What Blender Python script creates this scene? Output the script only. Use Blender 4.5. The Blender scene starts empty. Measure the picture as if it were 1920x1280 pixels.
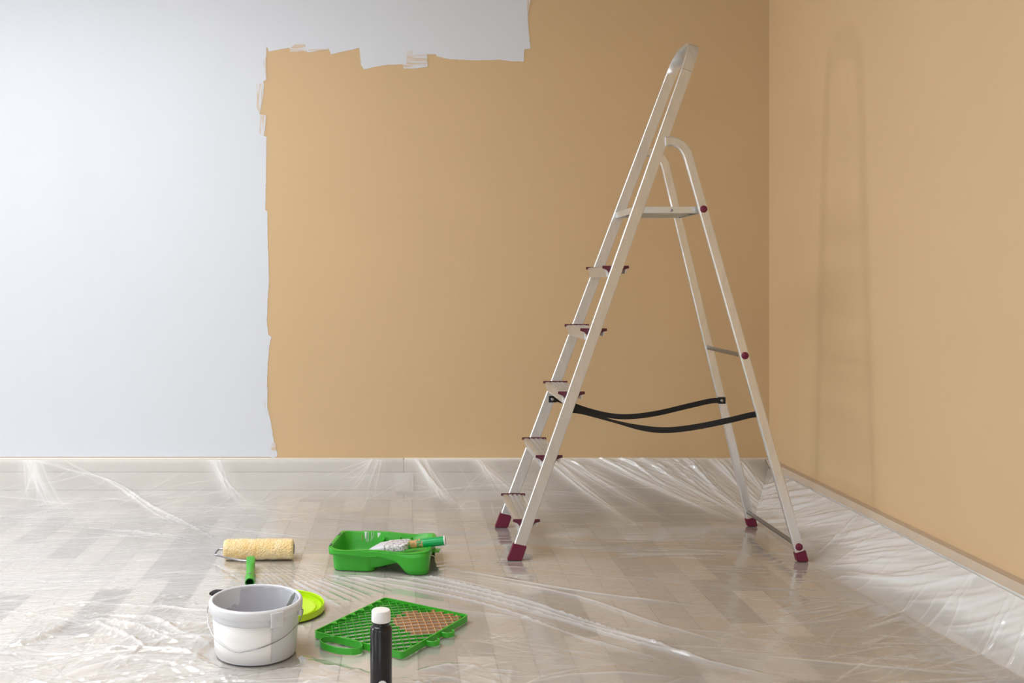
import bpy, bmesh, math, random
import numpy as np
from mathutils import Vector, Matrix
S = bpy.context.scene
COL = S.collection
PI = math.pi

# ------------------------------------------------------------------ camera
F = 1867.0                      # focal length in pixels of the 1920x1280 frame (35 mm)
PX, PY = 755.0, 527.0           # principal point: vanishing point of planks and right wall
cam_d = bpy.data.cameras.new('camera')
cam = bpy.data.objects.new('camera', cam_d)
COL.objects.link(cam)
cam.location = (0, 0, 1.0)
cam.rotation_euler = (PI / 2, 0, 0)
cam_d.sensor_width = 36.0
cam_d.lens = F / 1920 * 36.0
cam_d.shift_x = (960 - PX) / 1920
cam_d.shift_y = -(640 - PY) / 1920
cam_d.clip_start = 0.05
S.camera = cam

# ------------------------------------------------------------------ world, light, exposure
W = bpy.data.worlds.new('world')
S.world = W
W.use_nodes = True
bgn = W.node_tree.nodes['Background']
bgn.inputs[0].default_value = (0.86, 0.93, 1.0, 1)
bgn.inputs[1].default_value = 1.0
S.view_settings.view_transform = 'Standard'
S.view_settings.look = 'None'
S.view_settings.gamma = 1.0
S.view_settings.use_curve_mapping = False
S.view_settings.exposure = 0.3

def area(name, loc, rot, sx, sy, power, col):
    d = bpy.data.lights.new(name, 'AREA')
    d.shape = 'RECTANGLE'
    d.size = sx
    d.size_y = sy
    d.energy = power
    d.color = col
    o = bpy.data.objects.new(name, d)
    COL.objects.link(o)
    o.location = loc
    o.rotation_euler = rot
    return o

XL, YF = -5.8, -3.0             # left wall with two windows and the wall behind the camera with an added fill window (out of frame)
WIN = (3.35, 4.05, 0.85, 2.4)     # left wall: y0, y1, z0, z1
WIN2 = (-2.6, -0.2, 0.85, 2.4)
FILL_WIN = (-2.4, -0.2, 0.85, 2.45)  # added fill window behind the camera: x0, x1, z0, z1
DAY = (0.95, 0.975, 1.0)
# daylight through the left windows, then added fill from behind the camera
area('window_and_fill_light', (XL - 0.10, (WIN[0] + WIN[1]) / 2, (WIN[2] + WIN[3]) / 2), (0, -PI / 2, 0),
     WIN[3] - WIN[2], WIN[1] - WIN[0], 90, DAY)
area('window_and_fill_light', (XL - 0.10, (WIN2[0] + WIN2[1]) / 2, (WIN2[2] + WIN2[3]) / 2), (0, -PI / 2, 0),
     WIN2[3] - WIN2[2], WIN2[1] - WIN2[0], 34, DAY)
area('window_and_fill_light', ((FILL_WIN[0] + FILL_WIN[1]) / 2, YF - 0.10, (FILL_WIN[2] + FILL_WIN[3]) / 2), (PI / 2, 0, 0),
     FILL_WIN[1] - FILL_WIN[0], FILL_WIN[3] - FILL_WIN[2], 26, DAY)  # unseen fill, added to lift the back wall and metal
# broad fill lamp, added out of view above the left part of the room
FILL_LAMP = (-1.6, 2.5, 2.62)
area('ceiling_fill_light', FILL_LAMP, (0, 0, 0), 2.0, 2.0, 56, (0.97, 0.985, 1.0))

# ------------------------------------------------------------------ helpers
def floor_pt(x, y, z=0.0):
    """point at height z seen at pixel x, y"""
    d = (1 - z) * F / (y - PY)
    return Vector(((x - PX) * d / F, d, z))

def at(x, y, d):
    """point at depth d seen at pixel x, y"""
    return Vector(((x - PX) * d / F, d, 1 - (y - PY) * d / F))

def mesh_obj(name, verts, faces, mat, parent=None, smooth=False):
    me = bpy.data.meshes.new(name)
    me.from_pydata([tuple(v) for v in verts], [], faces)
    bm = bmesh.new()
    bm.from_mesh(me)
    bmesh.ops.recalc_face_normals(bm, faces=bm.faces)
    bm.to_mesh(me)
    bm.free()
    return link(name, me, mat, parent, smooth)

def link(name, me, mat, parent=None, smooth=False):
    o = bpy.data.objects.new(name, me)
    COL.objects.link(o)
    if mat and not me.materials:
        me.materials.append(mat)
    if smooth:
        me.polygons.foreach_set('use_smooth', [True] * len(me.polygons))
        if smooth != 'all':
            try:
                me.set_sharp_from_angle(angle=math.radians(36))
            except Exception:
                pass
    if parent:
        o.parent = parent
    return o

def bm_obj(name, bm, mat, parent=None, smooth=False):
    me = bpy.data.meshes.new(name)
    bmesh.ops.recalc_face_normals(bm, faces=bm.faces)
    bm.to_mesh(me)
    bm.free()
    return link(name, me, mat, parent, smooth)

def box_bm(bm, x0, x1, y0, y1, z0, z1, bev=0):
    r = bmesh.ops.create_cube(bm, size=1)
    vs = r['verts']
    for v in vs:
        v.co = Vector((x0 + (v.co.x + .5) * (x1 - x0), y0 + (v.co.y + .5) * (y1 - y0), z0 + (v.co.z + .5) * (z1 - z0)))
    if bev:
        es = list({e for v in vs for e in v.link_edges})
        bmesh.ops.bevel(bm, geom=es, offset=bev, segments=2, affect='EDGES', profile=0.6)

def box(name, x0, x1, y0, y1, z0, z1, mat, parent=None, bev=0):
    bm = bmesh.new()
    box_bm(bm, x0, x1, y0, y1, z0, z1, bev)
    return bm_obj(name, bm, mat, parent, smooth=bool(bev))

def lathe(name, prof, mat, parent=None, seg=64, center=(0, 0, 0), smooth=True, closed=False, wob=None):
    vs, fs = [], []
    n = len(prof)
    for i in range(seg):
        a = 2 * PI * i / seg
        for j, (r, z) in enumerate(prof):
            rr = r + (wob(a, j) if wob else 0)
            vs.append((center[0] + rr * math.cos(a), center[1] + rr * math.sin(a), center[2] + z))
    for i in range(seg):
        k = (i + 1) % seg
        for j in range(n - 1 if not closed else n):
            j2 = (j + 1) % n
            fs.append((i * n + j, k * n + j, k * n + j2, i * n + j2))
    if not closed:
        if prof[0][0] > 1e-6:
            fs.append([i * n for i in range(seg)][::-1])
        if prof[-1][0] > 1e-6:
            fs.append([i * n + n - 1 for i in range(seg)])
    return mesh_obj(name, vs, fs, mat, parent, smooth)

def rrect(w, h, r, seg=3):
    """rounded rectangle outline"""
    p = []
    for cx, cy, a0 in ((w / 2 - r, h / 2 - r, 0), (-w / 2 + r, h / 2 - r, 90), (-w / 2 + r, -h / 2 + r, 180), (w / 2 - r, -h / 2 + r, 270)):
        for k in range(seg + 1):
            a = math.radians(a0 + 90 * k / seg)
            p.append((cx + r * math.cos(a), cy + r * math.sin(a)))
    return p

def sweep(name, path, prof, mat, parent=None, bino=None, caps=True, closed=False, smooth=True):
    """profile (n, b) carried along a path; bino = fixed binormal, or None for a transported one"""
    path = [Vector(p) for p in path]
    n = len(path)
    vs, fs = [], []
    up = None
    for i, p in enumerate(path):
        if closed:
            t = (path[(i + 1) % n] - path[i - 1]).normalized()
        else:
            t = (path[min(i + 1, n - 1)] - path[max(i - 1, 0)]).normalized()
        if bino is not None:
            b = Vector(bino[i] if isinstance(bino, list) else bino)
            b = (b - t * b.dot(t)).normalized()
        else:
            if up is None:
                up = Vector((0, 0, 1)) if abs(t.z) < 0.9 else Vector((1, 0, 0))
            b = (up - t * up.dot(t)).normalized()
            up = b
        nn = b.cross(t).normalized()
        pr = prof[i] if isinstance(prof[0], list) else prof
        for (a, c) in pr:
            vs.append(p + nn * a + b * c)
    m = len(prof[0]) if isinstance(prof[0], list) else len(prof)
    for i in range(n if closed else n - 1):
        i2 = (i + 1) % n
        for j in range(m):
            k = (j + 1) % m
            fs.append((i * m + j, i * m + k, i2 * m + k, i2 * m + j))
    if caps and not closed:
        fs.append(list(range(m))[::-1])
        fs.append([(n - 1) * m + j for j in range(m)])
    return mesh_obj(name, vs, fs, mat, parent, smooth)

def circ(r, n=10):
    return [(r * math.cos(2 * PI * k / n), r * math.sin(2 * PI * k / n)) for k in range(n)]

def prism(name, poly, y0, y1, mat, parent=None, smooth=False, fn=None):
    """polygon in (x, z) extruded along y"""
    n = len(poly)
    vs = [(x, y0, z) for x, z in poly] + [(x, y1, z) for x, z in poly]
    if fn:
        vs = [fn(*v) for v in vs]
    fs = [list(range(n))[::-1], list(range(n, 2 * n))] + [(i, (i + 1) % n, n + (i + 1) % n, n + i) for i in range(n)]
    return mesh_obj(name, vs, fs, mat, parent, smooth)

def smooth_path(pts, sub=8, closed=False):
    """Catmull-Rom through the points"""
    P = [Vector(p) for p in pts]
    n = len(P)
    out = []
    rng = range(n if closed else n - 1)
    for i in rng:
        if closed:
            p0, p1, p2, p3 = P[i - 1], P[i], P[(i + 1) % n], P[(i + 2) % n]
        else:
            p0, p1, p2, p3 = P[max(i - 1, 0)], P[i], P[i + 1], P[min(i + 2, n - 1)]
        for k in range(sub):
            t = k / sub
            out.append(0.5 * ((2 * p1) + (p2 - p0) * t + (2 * p0 - 5 * p1 + 4 * p2 - p3) * t * t + (3 * p1 - p0 - 3 * p2 + p3) * t ** 3))
    if not closed:
        out.append(P[-1])
    return out

def thing(name, label, cat, loc=(0, 0, 0), rotz=0, group=None):
    o = bpy.data.objects.new(name, None)
    COL.objects.link(o)
    o.location = loc
    o.rotation_euler = (0, 0, rotz)
    o.empty_display_size = 0.05
    return tag(o, label, cat, group)

def tag(o, label, cat, group=None):
    o['label'] = label
    o['category'] = cat
    if group:
        o['group'] = group
    return o

def struct(o, label=None):
    o['kind'] = 'structure'
    if label:
        o['label'] = label
    return o

# ------------------------------------------------------------------ materials
def srgb(r, g, b):
    f = lambda c: (c / 255 / 12.92) if c / 255 <= 0.04045 else ((c / 255 + 0.055) / 1.055) ** 2.4
    return (f(r), f(g), f(b), 1)

class NT:
    def __init__(s, name):
        s.m = bpy.data.materials.new(name)
        s.m.use_nodes = True
        s.t = s.m.node_tree
        s.t.nodes.clear()
        s.out = s.t.nodes.new('ShaderNodeOutputMaterial')
    def n(s, typ, **kw):
        nd = s.t.nodes.new(typ)
        for k, v in kw.items():
            if k.startswith('i_'):
                nd.inputs[k[2:].replace('_', ' ')].default_value = v
            else:
                setattr(nd, k, v)
        return nd
    def l(s, a, b):
        s.t.links.new(a, b)

def pmat(name, col, rough=0.5, metal=0.0, noise=0.0, nscale=20.0, bump=0.0, bscale=60.0, bdist=0.002, stretch=(1, 1, 1), spec=0.5, **kw):
    """principled with a little procedural mottling and relief"""
    a = NT(name)
    b = a.n('ShaderNodeBsdfPrincipled')
    b.inputs['Base Color'].default_value = col
    b.inputs['Roughness'].default_value = rough
    b.inputs['Metallic'].default_value = metal
    b.inputs['Specular IOR Level'].default_value = spec
    for k, v in kw.items():
        b.inputs[k.replace('_', ' ')].default_value = v
    tc = a.n('ShaderNodeTexCoord')
    mp = a.n('ShaderNodeMapping')
    mp.inputs['Scale'].default_value = stretch
    a.l(tc.outputs['Object'], mp.inputs['Vector'])
    if noise:
        nz = a.n('ShaderNodeTexNoise')
        nz.inputs['Scale'].default_value = nscale
        nz.inputs['Detail'].default_value = 5
        a.l(mp.outputs[0], nz.inputs['Vector'])
        mx = a.n('ShaderNodeMix', data_type='RGBA', blend_type='MIX')
        mx.inputs[6].default_value = tuple(c * (1 - noise) for c in col[:3]) + (1,)
        mx.inputs[7].default_value = tuple(min(1, c * (1 + noise)) for c in col[:3]) + (1,)
        a.l(nz.outputs['Fac'], mx.inputs[0])
        a.l(mx.outputs[2], b.inputs['Base Color'])
    if bump:
        nb = a.n('ShaderNodeTexNoise')
        nb.inputs['Scale'].default_value = bscale
        nb.inputs['Detail'].default_value = 4
        a.l(mp.outputs[0], nb.inputs['Vector'])
        bp = a.n('ShaderNodeBump')
        bp.inputs['Strength'].default_value = bump
        bp.inputs['Distance'].default_value = bdist
        a.l(nb.outputs['Fac'], bp.inputs['Height'])
        a.l(bp.outputs[0], b.inputs['Normal'])
    a.l(b.outputs[0], a.out.inputs[0])
    return a.m

TAN = (0.612, 0.438, 0.252, 1)
M = {}
M['tan_wall'] = pmat('tan_wall_paint', TAN, 0.62, noise=0.025, nscale=3, bump=0.25, bscale=110, bdist=0.0012, spec=0.3)
M['white_paint'] = pmat('white_wall_paint', srgb(213, 218, 227), 0.6, noise=0.02, nscale=6, bump=0.25, bscale=110, bdist=0.0012, stretch=(1, 1, .4), spec=0.3)
M['room_white'] = pmat('room_white', srgb(236, 234, 230), 0.7, noise=0.02)
M['tape'] = pmat('beige_masking_tape', srgb(196, 177, 157), 0.55, noise=0.06, nscale=30, bump=0.3, bscale=90)
M['oak_base'] = pmat('oak_subfloor', srgb(186, 168, 150), 0.5, noise=0.1, nscale=2, stretch=(12, 1, 1))
M['duct'] = pmat('white_duct_plastic', srgb(236, 233, 227), 0.42, noise=0.015, nscale=9)
M['socket'] = pmat('white_socket_plastic', srgb(250, 250, 250), 0.35, noise=0.01)
M['alu'] = pmat('brushed_aluminium', (0.76, 0.765, 0.77, 1), 0.30, 0.92, noise=0.12, nscale=9, bump=0.06, bscale=25, stretch=(6, 6, 1))
M['alu_step'] = pmat('dull_aluminium_tread', (0.66, 0.655, 0.65, 1), 0.38, 0.85, noise=0.12, nscale=14, bump=0.1, bscale=40)
M['steel'] = pmat('galvanised_steel', (0.50, 0.54, 0.57, 1), 0.32, 1.0, noise=0.08, nscale=30)
M['zinc'] = pmat('pale_zinc_sheet', (0.74, 0.78, 0.80, 1), 0.38, 0.85, noise=0.05, nscale=20)
M['rung'] = pmat('dull_steel_rung', (0.30, 0.32, 0.34, 1), 0.35, 1.0, noise=0.1, nscale=30)
M['chrome'] = pmat('bright_wire', (0.36, 0.36, 0.38, 1), 0.25, 1.0, noise=0.05, nscale=50)
M['purple'] = pmat('burgundy_plastic', srgb(104, 14, 52), 0.4, noise=0.12, nscale=60)
M['purple_dark'] = pmat('dark_burgundy_plastic', srgb(88, 18, 46), 0.45, noise=0.1, nscale=60)
M['strap'] = pmat('black_webbing', (0.006, 0.006, 0.007, 1), 0.75, noise=0.2, nscale=200, bump=0.4, bscale=500)
M['green'] = pmat('green_plastic', srgb(58, 172, 44), 0.36, noise=0.05, nscale=12)
M['green_dark'] = pmat('green_handle_plastic', srgb(40, 150, 52), 0.38, noise=0.06, nscale=14)
M['green_grip'] = pmat('emerald_lacquer', srgb(0, 165, 88), 0.28, noise=0.05, nscale=14)
M['lime'] = pmat('lime_plastic', srgb(188, 226, 10), 0.35, noise=0.04, nscale=14)
M['bucket'] = pmat('white_bucket_plastic', srgb(217, 220, 225), 0.4, noise=0.01, nscale=10, Subsurface_Weight=0.0)
M['paper'] = pmat('white_label_paper', srgb(247, 248, 249), 0.55, noise=0.01)
M['grey_paint'] = pmat('wet_grey_paint', srgb(192, 193, 201), 0.3, noise=0.03, nscale=25, bump=0.3, bscale=35, bdist=0.004)
M['bottle'] = pmat('black_bottle_plastic', srgb(20, 19, 27), 0.22, noise=0.1, nscale=10)
M['cap'] = pmat('white_cap_plastic', srgb(240, 241, 242), 0.4, noise=0.01)
M['bristle'] = pmat('black_bristle', (0.012, 0.011, 0.012, 1), 0.7, noise=0.4, nscale=200)
M['wet_bristle'] = pmat('paint_soaked_bristle', srgb(214, 211, 219), 0.5, noise=0.05, nscale=60, bump=0.5, bscale=90, stretch=(.25, 1, 1))
M['blade'] = pmat('dark_smeared_stick', srgb(120, 124, 118), 0.35, 0.6, noise=0.4, nscale=60)
M['drip'] = pmat('white_dried_paint', srgb(236, 236, 240), 0.45, noise=0.02)
M['tan_drip'] = pmat('tan_dried_paint', srgb(196, 140, 84), 0.5, noise=0.05)
M['inside_dark'] = pmat('grey_inner_tube', srgb(120, 120, 128), 0.5, noise=0.1)

def fleece_mat():
    a = NT('yellow_fleece')
    tc = a.n('ShaderNodeTexCoord')
    n1 = a.n('ShaderNodeTexNoise', i_Scale=26.0, i_Detail=4.0)
    n2 = a.n('ShaderNodeTexNoise', i_Scale=260.0, i_Detail=3.0)
    a.l(tc.outputs['Object'], n1.inputs['Vector'])
    a.l(tc.outputs['Object'], n2.inputs['Vector'])
    r = a.n('ShaderNodeValToRGB')
    r.color_ramp.elements[0].position = 0.3
    r.color_ramp.elements[0].color = srgb(244, 208, 138)
    r.color_ramp.elements[1].position = 0.7
    r.color_ramp.elements[1].color = srgb(253, 234, 190)
    a.l(n1.outputs['Fac'], r.inputs['Fac'])
    b = a.n('ShaderNodeBsdfPrincipled', i_Roughness=0.9)
    b.inputs['Sheen Weight'].default_value = 0.4
    bp = a.n('ShaderNodeBump', i_Strength=0.7, i_Distance=0.003)
    a.l(n2.outputs['Fac'], bp.inputs['Height'])
    a.l(bp.outputs[0], b.inputs['Normal'])
    a.l(r.outputs[0], b.inputs['Base Color'])
    a.l(b.outputs[0], a.out.inputs[0])
    return a.m
M['fleece'] = fleece_mat()

def plank_mat():
    a = NT('washed_oak')
    at_ = a.n('ShaderNodeAttribute', attribute_name='tone')
    tc = a.n('ShaderNodeTexCoord')
    oi = a.n('ShaderNodeObjectInfo')
    ad = a.n('ShaderNodeVectorMath', operation='ADD')
    a.l(tc.outputs['Object'], ad.inputs[0])
    a.l(oi.outputs['Location'], ad.inputs[1])
    mp = a.n('ShaderNodeMapping')
    mp.inputs['Scale'].default_value = (60, 3.2, 1)
    a.l(ad.outputs[0], mp.inputs['Vector'])
    nz = a.n('ShaderNodeTexNoise', i_Scale=1.0, i_Detail=6.0, i_Distortion=0.6)
    a.l(mp.outputs[0], nz.inputs['Vector'])
    r = a.n('ShaderNodeValToRGB')
    r.color_ramp.elements[0].color = srgb(156, 142, 130)
    r.color_ramp.elements[1].color = srgb(243, 233, 222)
    mth = a.n('ShaderNodeMath', operation='MULTIPLY_ADD')
    mth.inputs[1].default_value = 0.30
    a.l(nz.outputs['Fac'], mth.inputs[0])
    m2 = a.n('ShaderNodeMath', operation='MULTIPLY')
    m2.inputs[1].default_value = 0.85
    a.l(at_.outputs['Fac'], m2.inputs[0])
    a.l(m2.outputs[0], mth.inputs[2])
    a.l(mth.outputs[0], r.inputs['Fac'])
    b = a.n('ShaderNodeBsdfPrincipled', i_Roughness=0.5)
    a.l(r.outputs[0], b.inputs['Base Color'])
    a.l(b.outputs[0], a.out.inputs[0])
    return a.m
M['plank'] = plank_mat()

def film_mat():
    """thin polythene sheet: mostly clear, a little milky, glossy"""
    a = NT('clear_polythene')
    tr = a.n('ShaderNodeBsdfTransparent')
    tr.inputs[0].default_value = (0.97, 0.97, 0.97, 1)
    df = a.n('ShaderNodeBsdfDiffuse')
    df.inputs[0].default_value = (0.95, 0.95, 0.955, 1)
    tl = a.n('ShaderNodeBsdfTranslucent')
    tl.inputs[0].default_value = (0.95, 0.95, 0.955, 1)
    gl = a.n('ShaderNodeBsdfGlossy', i_Roughness=0.095)
    gl.inputs[0].default_value = (1, 1, 1, 1)
    tc = a.n('ShaderNodeTexCoord')
    mp = a.n('ShaderNodeMapping')
    mp.inputs['Scale'].default_value = (6, 22, 10)
    mp.inputs['Rotation'].default_value = (0, 0, 0.15)
    a.l(tc.outputs['Object'], mp.inputs['Vector'])
    nz = a.n('ShaderNodeTexNoise', i_Scale=2.0, i_Detail=5.0, i_Distortion=1.0)
    a.l(mp.outputs[0], nz.inputs['Vector'])
    bp = a.n('ShaderNodeBump', i_Strength=0.14, i_Distance=0.003)
    a.l(nz.outputs['Fac'], bp.inputs['Height'])
    for nd in (df, tl, gl):
        a.l(bp.outputs[0], nd.inputs['Normal'])
    m1 = a.n('ShaderNodeMixShader')
    m1.inputs[0].default_value = 0.28
    a.l(df.outputs[0], m1.inputs[1])
    a.l(tl.outputs[0], m1.inputs[2])
    m2 = a.n('ShaderNodeMixShader')
    fo = a.n('ShaderNodeAttribute', attribute_name='fold_haze')
    mk = a.n('ShaderNodeMath', operation='MULTIPLY_ADD', use_clamp=True)
    mk.inputs[1].default_value = 0.45
    mk.inputs[2].default_value = 0.37
    a.l(fo.outputs['Fac'], mk.inputs[0])  # doubled crests and painted haze both turn the film milkier
    a.l(mk.outputs[0], m2.inputs[0])
    a.l(tr.outputs[0], m2.inputs[1])
    a.l(m1.outputs[0], m2.inputs[2])
    fr = a.n('ShaderNodeFresnel', i_IOR=1.5)
    a.l(bp.outputs[0], fr.inputs['Normal'])
    m3 = a.n('ShaderNodeMixShader')
    # two surfaces reflect
    mf = a.n('ShaderNodeMath', operation='MULTIPLY', use_clamp=True)
    mf.inputs[1].default_value = 1.6
    a.l(fr.outputs[0], mf.inputs[0])
    a.l(mf.outputs[0], m3.inputs[0])
    a.l(m2.outputs[0], m3.inputs[1])
    a.l(gl.outputs[0], m3.inputs[2])
    a.l(m3.outputs[0], a.out.inputs[0])
    return a.m
M['film'] = film_mat()

def streak_mat(name, cov, scale):
    """a thin dry-brushed coat: bristle streaks of white with the tan wall between"""
    a = NT(name)
    tc = a.n('ShaderNodeTexCoord')
    mp = a.n('ShaderNodeMapping')
    mp.inputs['Scale'].default_value = scale
    a.l(tc.outputs['Object'], mp.inputs['Vector'])
    nz = a.n('ShaderNodeTexNoise', i_Scale=1.0, i_Detail=5.0)
    a.l(mp.outputs[0], nz.inputs['Vector'])
    r = a.n('ShaderNodeValToRGB')
    r.color_ramp.elements[0].position = 0.62 - cov * 0.5
    r.color_ramp.elements[1].position = 0.86 - cov * 0.35
    r.color_ramp.elements[0].color = TAN
    r.color_ramp.elements[1].color = srgb(213, 218, 227)
    a.l(nz.outputs['Fac'], r.inputs['Fac'])
    b = a.n('ShaderNodeBsdfPrincipled', i_Roughness=0.6)
    b.inputs['Specular IOR Level'].default_value = 0.3
    a.l(r.outputs[0], b.inputs['Base Color'])
    a.l(b.outputs[0], a.out.inputs[0])
    return a.m
M['streak_h'] = streak_mat('dry_brushed_white_flat', 0.72, (12, 1, 150))
M['streak_v'] = streak_mat('dry_brushed_white_upright', 0.75, (150, 1, 12))
M['streak_thin'] = streak_mat('thin_white_smear', 0.62, (20, 1, 160))

def lattice_mat():
    a = NT('green_lattice_with_tan_paint')
    tc = a.n('ShaderNodeTexCoord')
    nz = a.n('ShaderNodeTexNoise', i_Scale=22.0, i_Detail=3.0)
    a.l(tc.outputs['Object'], nz.inputs['Vector'])
    # distance from the middle of the painted patch
    vm = a.n('ShaderNodeVectorMath', operation='DISTANCE')
    vm.inputs[1].default_value = (0.075, -0.075, 0.016)
    a.l(tc.outputs['Object'], vm.inputs[0])
    m = a.n('ShaderNodeMath', operation='MULTIPLY_ADD')
    m.inputs[1].default_value = 0.09
    a.l(nz.outputs['Fac'], m.inputs[0])
    a.l(vm.outputs['Value'], m.inputs[2])
    lt = a.n('ShaderNodeMath', operation='LESS_THAN')
    lt.inputs[1].default_value = 0.145
    a.l(m.outputs[0], lt.inputs[0])
    mx = a.n('ShaderNodeMix', data_type='RGBA')
    mx.inputs[6].default_value = srgb(52, 168, 44)
    mx.inputs[7].default_value = srgb(205, 160, 118)
    a.l(lt.outputs[0], mx.inputs[0])
    b = a.n('ShaderNodeBsdfPrincipled', i_Roughness=0.38)
    a.l(mx.outputs[2], b.inputs['Base Color'])
    a.l(b.outputs[0], a.out.inputs[0])
    return a.m
M['lattice'] = lattice_mat()

def splat_mat(name, c1, c2, c3, sc, p1, p2):
    a = NT(name)
    tc = a.n('ShaderNodeTexCoord')
    nz = a.n('ShaderNodeTexNoise', i_Scale=sc, i_Detail=5.0, i_Distortion=0.8)
    a.l(tc.outputs['Object'], nz.inputs['Vector'])
    r = a.n('ShaderNodeValToRGB')
    e = r.color_ramp.elements
    e[0].position = p1
    e[0].color = c1
    e[1].position = p2
    e[1].color = c2
    k = e.new((p1 + p2) / 2)
    k.color = c3
    a.l(nz.outputs['Fac'], r.inputs['Fac'])
    b = a.n('ShaderNodeBsdfPrincipled', i_Roughness=0.42)
    bp = a.n('ShaderNodeBump', i_Strength=0.8, i_Distance=0.002)
    a.l(nz.outputs['Fac'], bp.inputs['Height'])
    a.l(bp.outputs[0], b.inputs['Normal'])
    a.l(r.outputs[0], b.inputs['Base Color'])
    a.l(b.outputs[0], a.out.inputs[0])
    return a.m
M['ferrule'] = splat_mat('paint_speckled_metal', srgb(96, 92, 92), srgb(232, 231, 236), srgb(176, 170, 176), 130, 0.34, 0.52)
M['smear'] = splat_mat('tan_smeared_lacquer', srgb(46, 150, 84), srgb(214, 160, 112), srgb(120, 150, 90), 60, 0.4, 0.56)

# ------------------------------------------------------------------ room shell
YB, XR, ZC = 4.576, 1.684, 2.7
TK = 0.12
wall_back = struct(box('wall_back', XL - TK, XR + TK, YB, YB + TK, -0.05, ZC + .1, M['tan_wall']))
wall_right = struct(box('wall_right', XR, XR + TK, YF - TK, YB, -0.05, ZC + .1, M['tan_wall']))
ceiling = struct(box('ceiling', XL - TK, XR + TK, YF - TK, YB + TK, ZC, ZC + .1, M['room_white']))

bm = bmesh.new()
for (p, q, z0, z1) in ((YF, WIN2[0], -.05, ZC), (WIN2[1], WIN[0], -.05, ZC), (WIN[1], YB, -.05, ZC),
                       (WIN[0], WIN[1], -.05, WIN[2]), (WIN[0], WIN[1], WIN[3], ZC), (WIN2[0], WIN2[1], -.05, WIN2[2]), (WIN2[0], WIN2[1], WIN2[3], ZC)):
    box_bm(bm, XL - .2, XL, p, q, z0, z1)
wall_left = struct(bm_obj('wall_left', bm, M['room_white']))
bm = bmesh.new()
for (p, q, z0, z1) in ((XL - .2, FILL_WIN[0], -.05, ZC), (FILL_WIN[1], XR + TK, -.05, ZC), (FILL_WIN[0], FILL_WIN[1], -.05, FILL_WIN[2]), (FILL_WIN[0], FILL_WIN[1], FILL_WIN[3], ZC)):
    box_bm(bm, p, q, YF - .2, YF, z0, z1)
wall_front = struct(bm_obj('wall_front', bm, M['room_white']))
for k, (a0, a1, z0, z1) in enumerate((WIN, WIN2, FILL_WIN)):  # the last one only frames the added fill light
    w = bpy.data.objects.new('window_%d' % (k + 1), None)
    COL.objects.link(w)
    struct(w)
    t = 0.05
    def wb(nm, c0, c1, p, q, za, zb, bev):
        if k < 2:
            box(nm, XL + c0, XL + c1, p, q, za, zb, M['socket'], w, bev)
        else:
            box(nm, p, q, YF + c0, YF + c1, za, zb, M['socket'], w, bev)
    for a in ((a0, a0 + t, z0, z1), (a1 - t, a1, z0, z1), (a0 + t, a1 - t, z0, z0 + t), (a0 + t, a1 - t, z1 - t, z1)):
        wb('window_frame', -.09, -.04, *a, .004)
    if k:
        wb('mullion', -.09, -.04, (a0 + a1) / 2 - .03, (a0 + a1) / 2 + .03, z0 + t, z1 - t, .004)
    wb('window_sill', -.03, .12, a0 - .05, a1 + .05, z0 - .04, z0 - .002, .006)
lamp = thing('ceiling_fill_lamp', 'broad flat white square fill lamp added unseen above the left of the room', 'ceiling lamp', FILL_LAMP)
box('fill_lamp_tray', -1.03, 1.03, -1.03, 1.03, .012, ZC - FILL_LAMP[2], M['socket'], lamp, .005)  # housing of the added fill lamp

# ------------------------------------------------------------------ floor: planks of one strip each
floor = struct(box('floor', XL, XR, YF, YB, -0.06, -0.006, M['oak_base']))
PWID, PLEN, GAP = 0.1022, 0.42, 0.0009
rng = random.Random(5)
TONES = [0.05, 0.25, 0.42, 0.55, 0.66, 0.76, 0.86, 0.97]
def plank_geo(vs, fs, x0, x1, y0, y1):
    b = len(vs)
    e = 0.0012
    vs += [(x0, y0, -.005), (x1, y0, -.005), (x1, y1, -.005), (x0, y1, -.005),
           (x0, y0, -e), (x1, y0, -e), (x1, y1, -e), (x0, y1, -e),
           (x0 + e, y0 + e, 0), (x1 - e, y0 + e, 0), (x1 - e, y1 - e, 0), (x0 + e, y1 - e, 0)]
    for i in range(4):
        j = (i + 1) % 4
        fs.append((b + i, b + j, b + 4 + j, b + 4 + i))
        fs.append((b + 4 + i, b + 4 + j, b + 8 + j, b + 8 + i))
    fs.append((b + 8, b + 9, b + 10, b + 11))
def set_tone(me, vals):
    at_ = me.attributes.new('tone', 'FLOAT', 'FACE')
    at_.data.foreach_set('value', vals)
plank_mesh = []
for t in TONES:
    vs, fs = [], []
    plank_geo(vs, fs, GAP, PWID - GAP, GAP, PLEN - GAP)
    me = bpy.data.meshes.new('plank')
    me.from_pydata(vs, [], fs)
    set_tone(me, [t] * len(fs))
    me.materials.append(M['plank'])
    plank_mesh.append(me)
sv, sf, st = [], [], []
k0 = int((-3.4 - 0.553) / PWID)
count = 0
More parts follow.
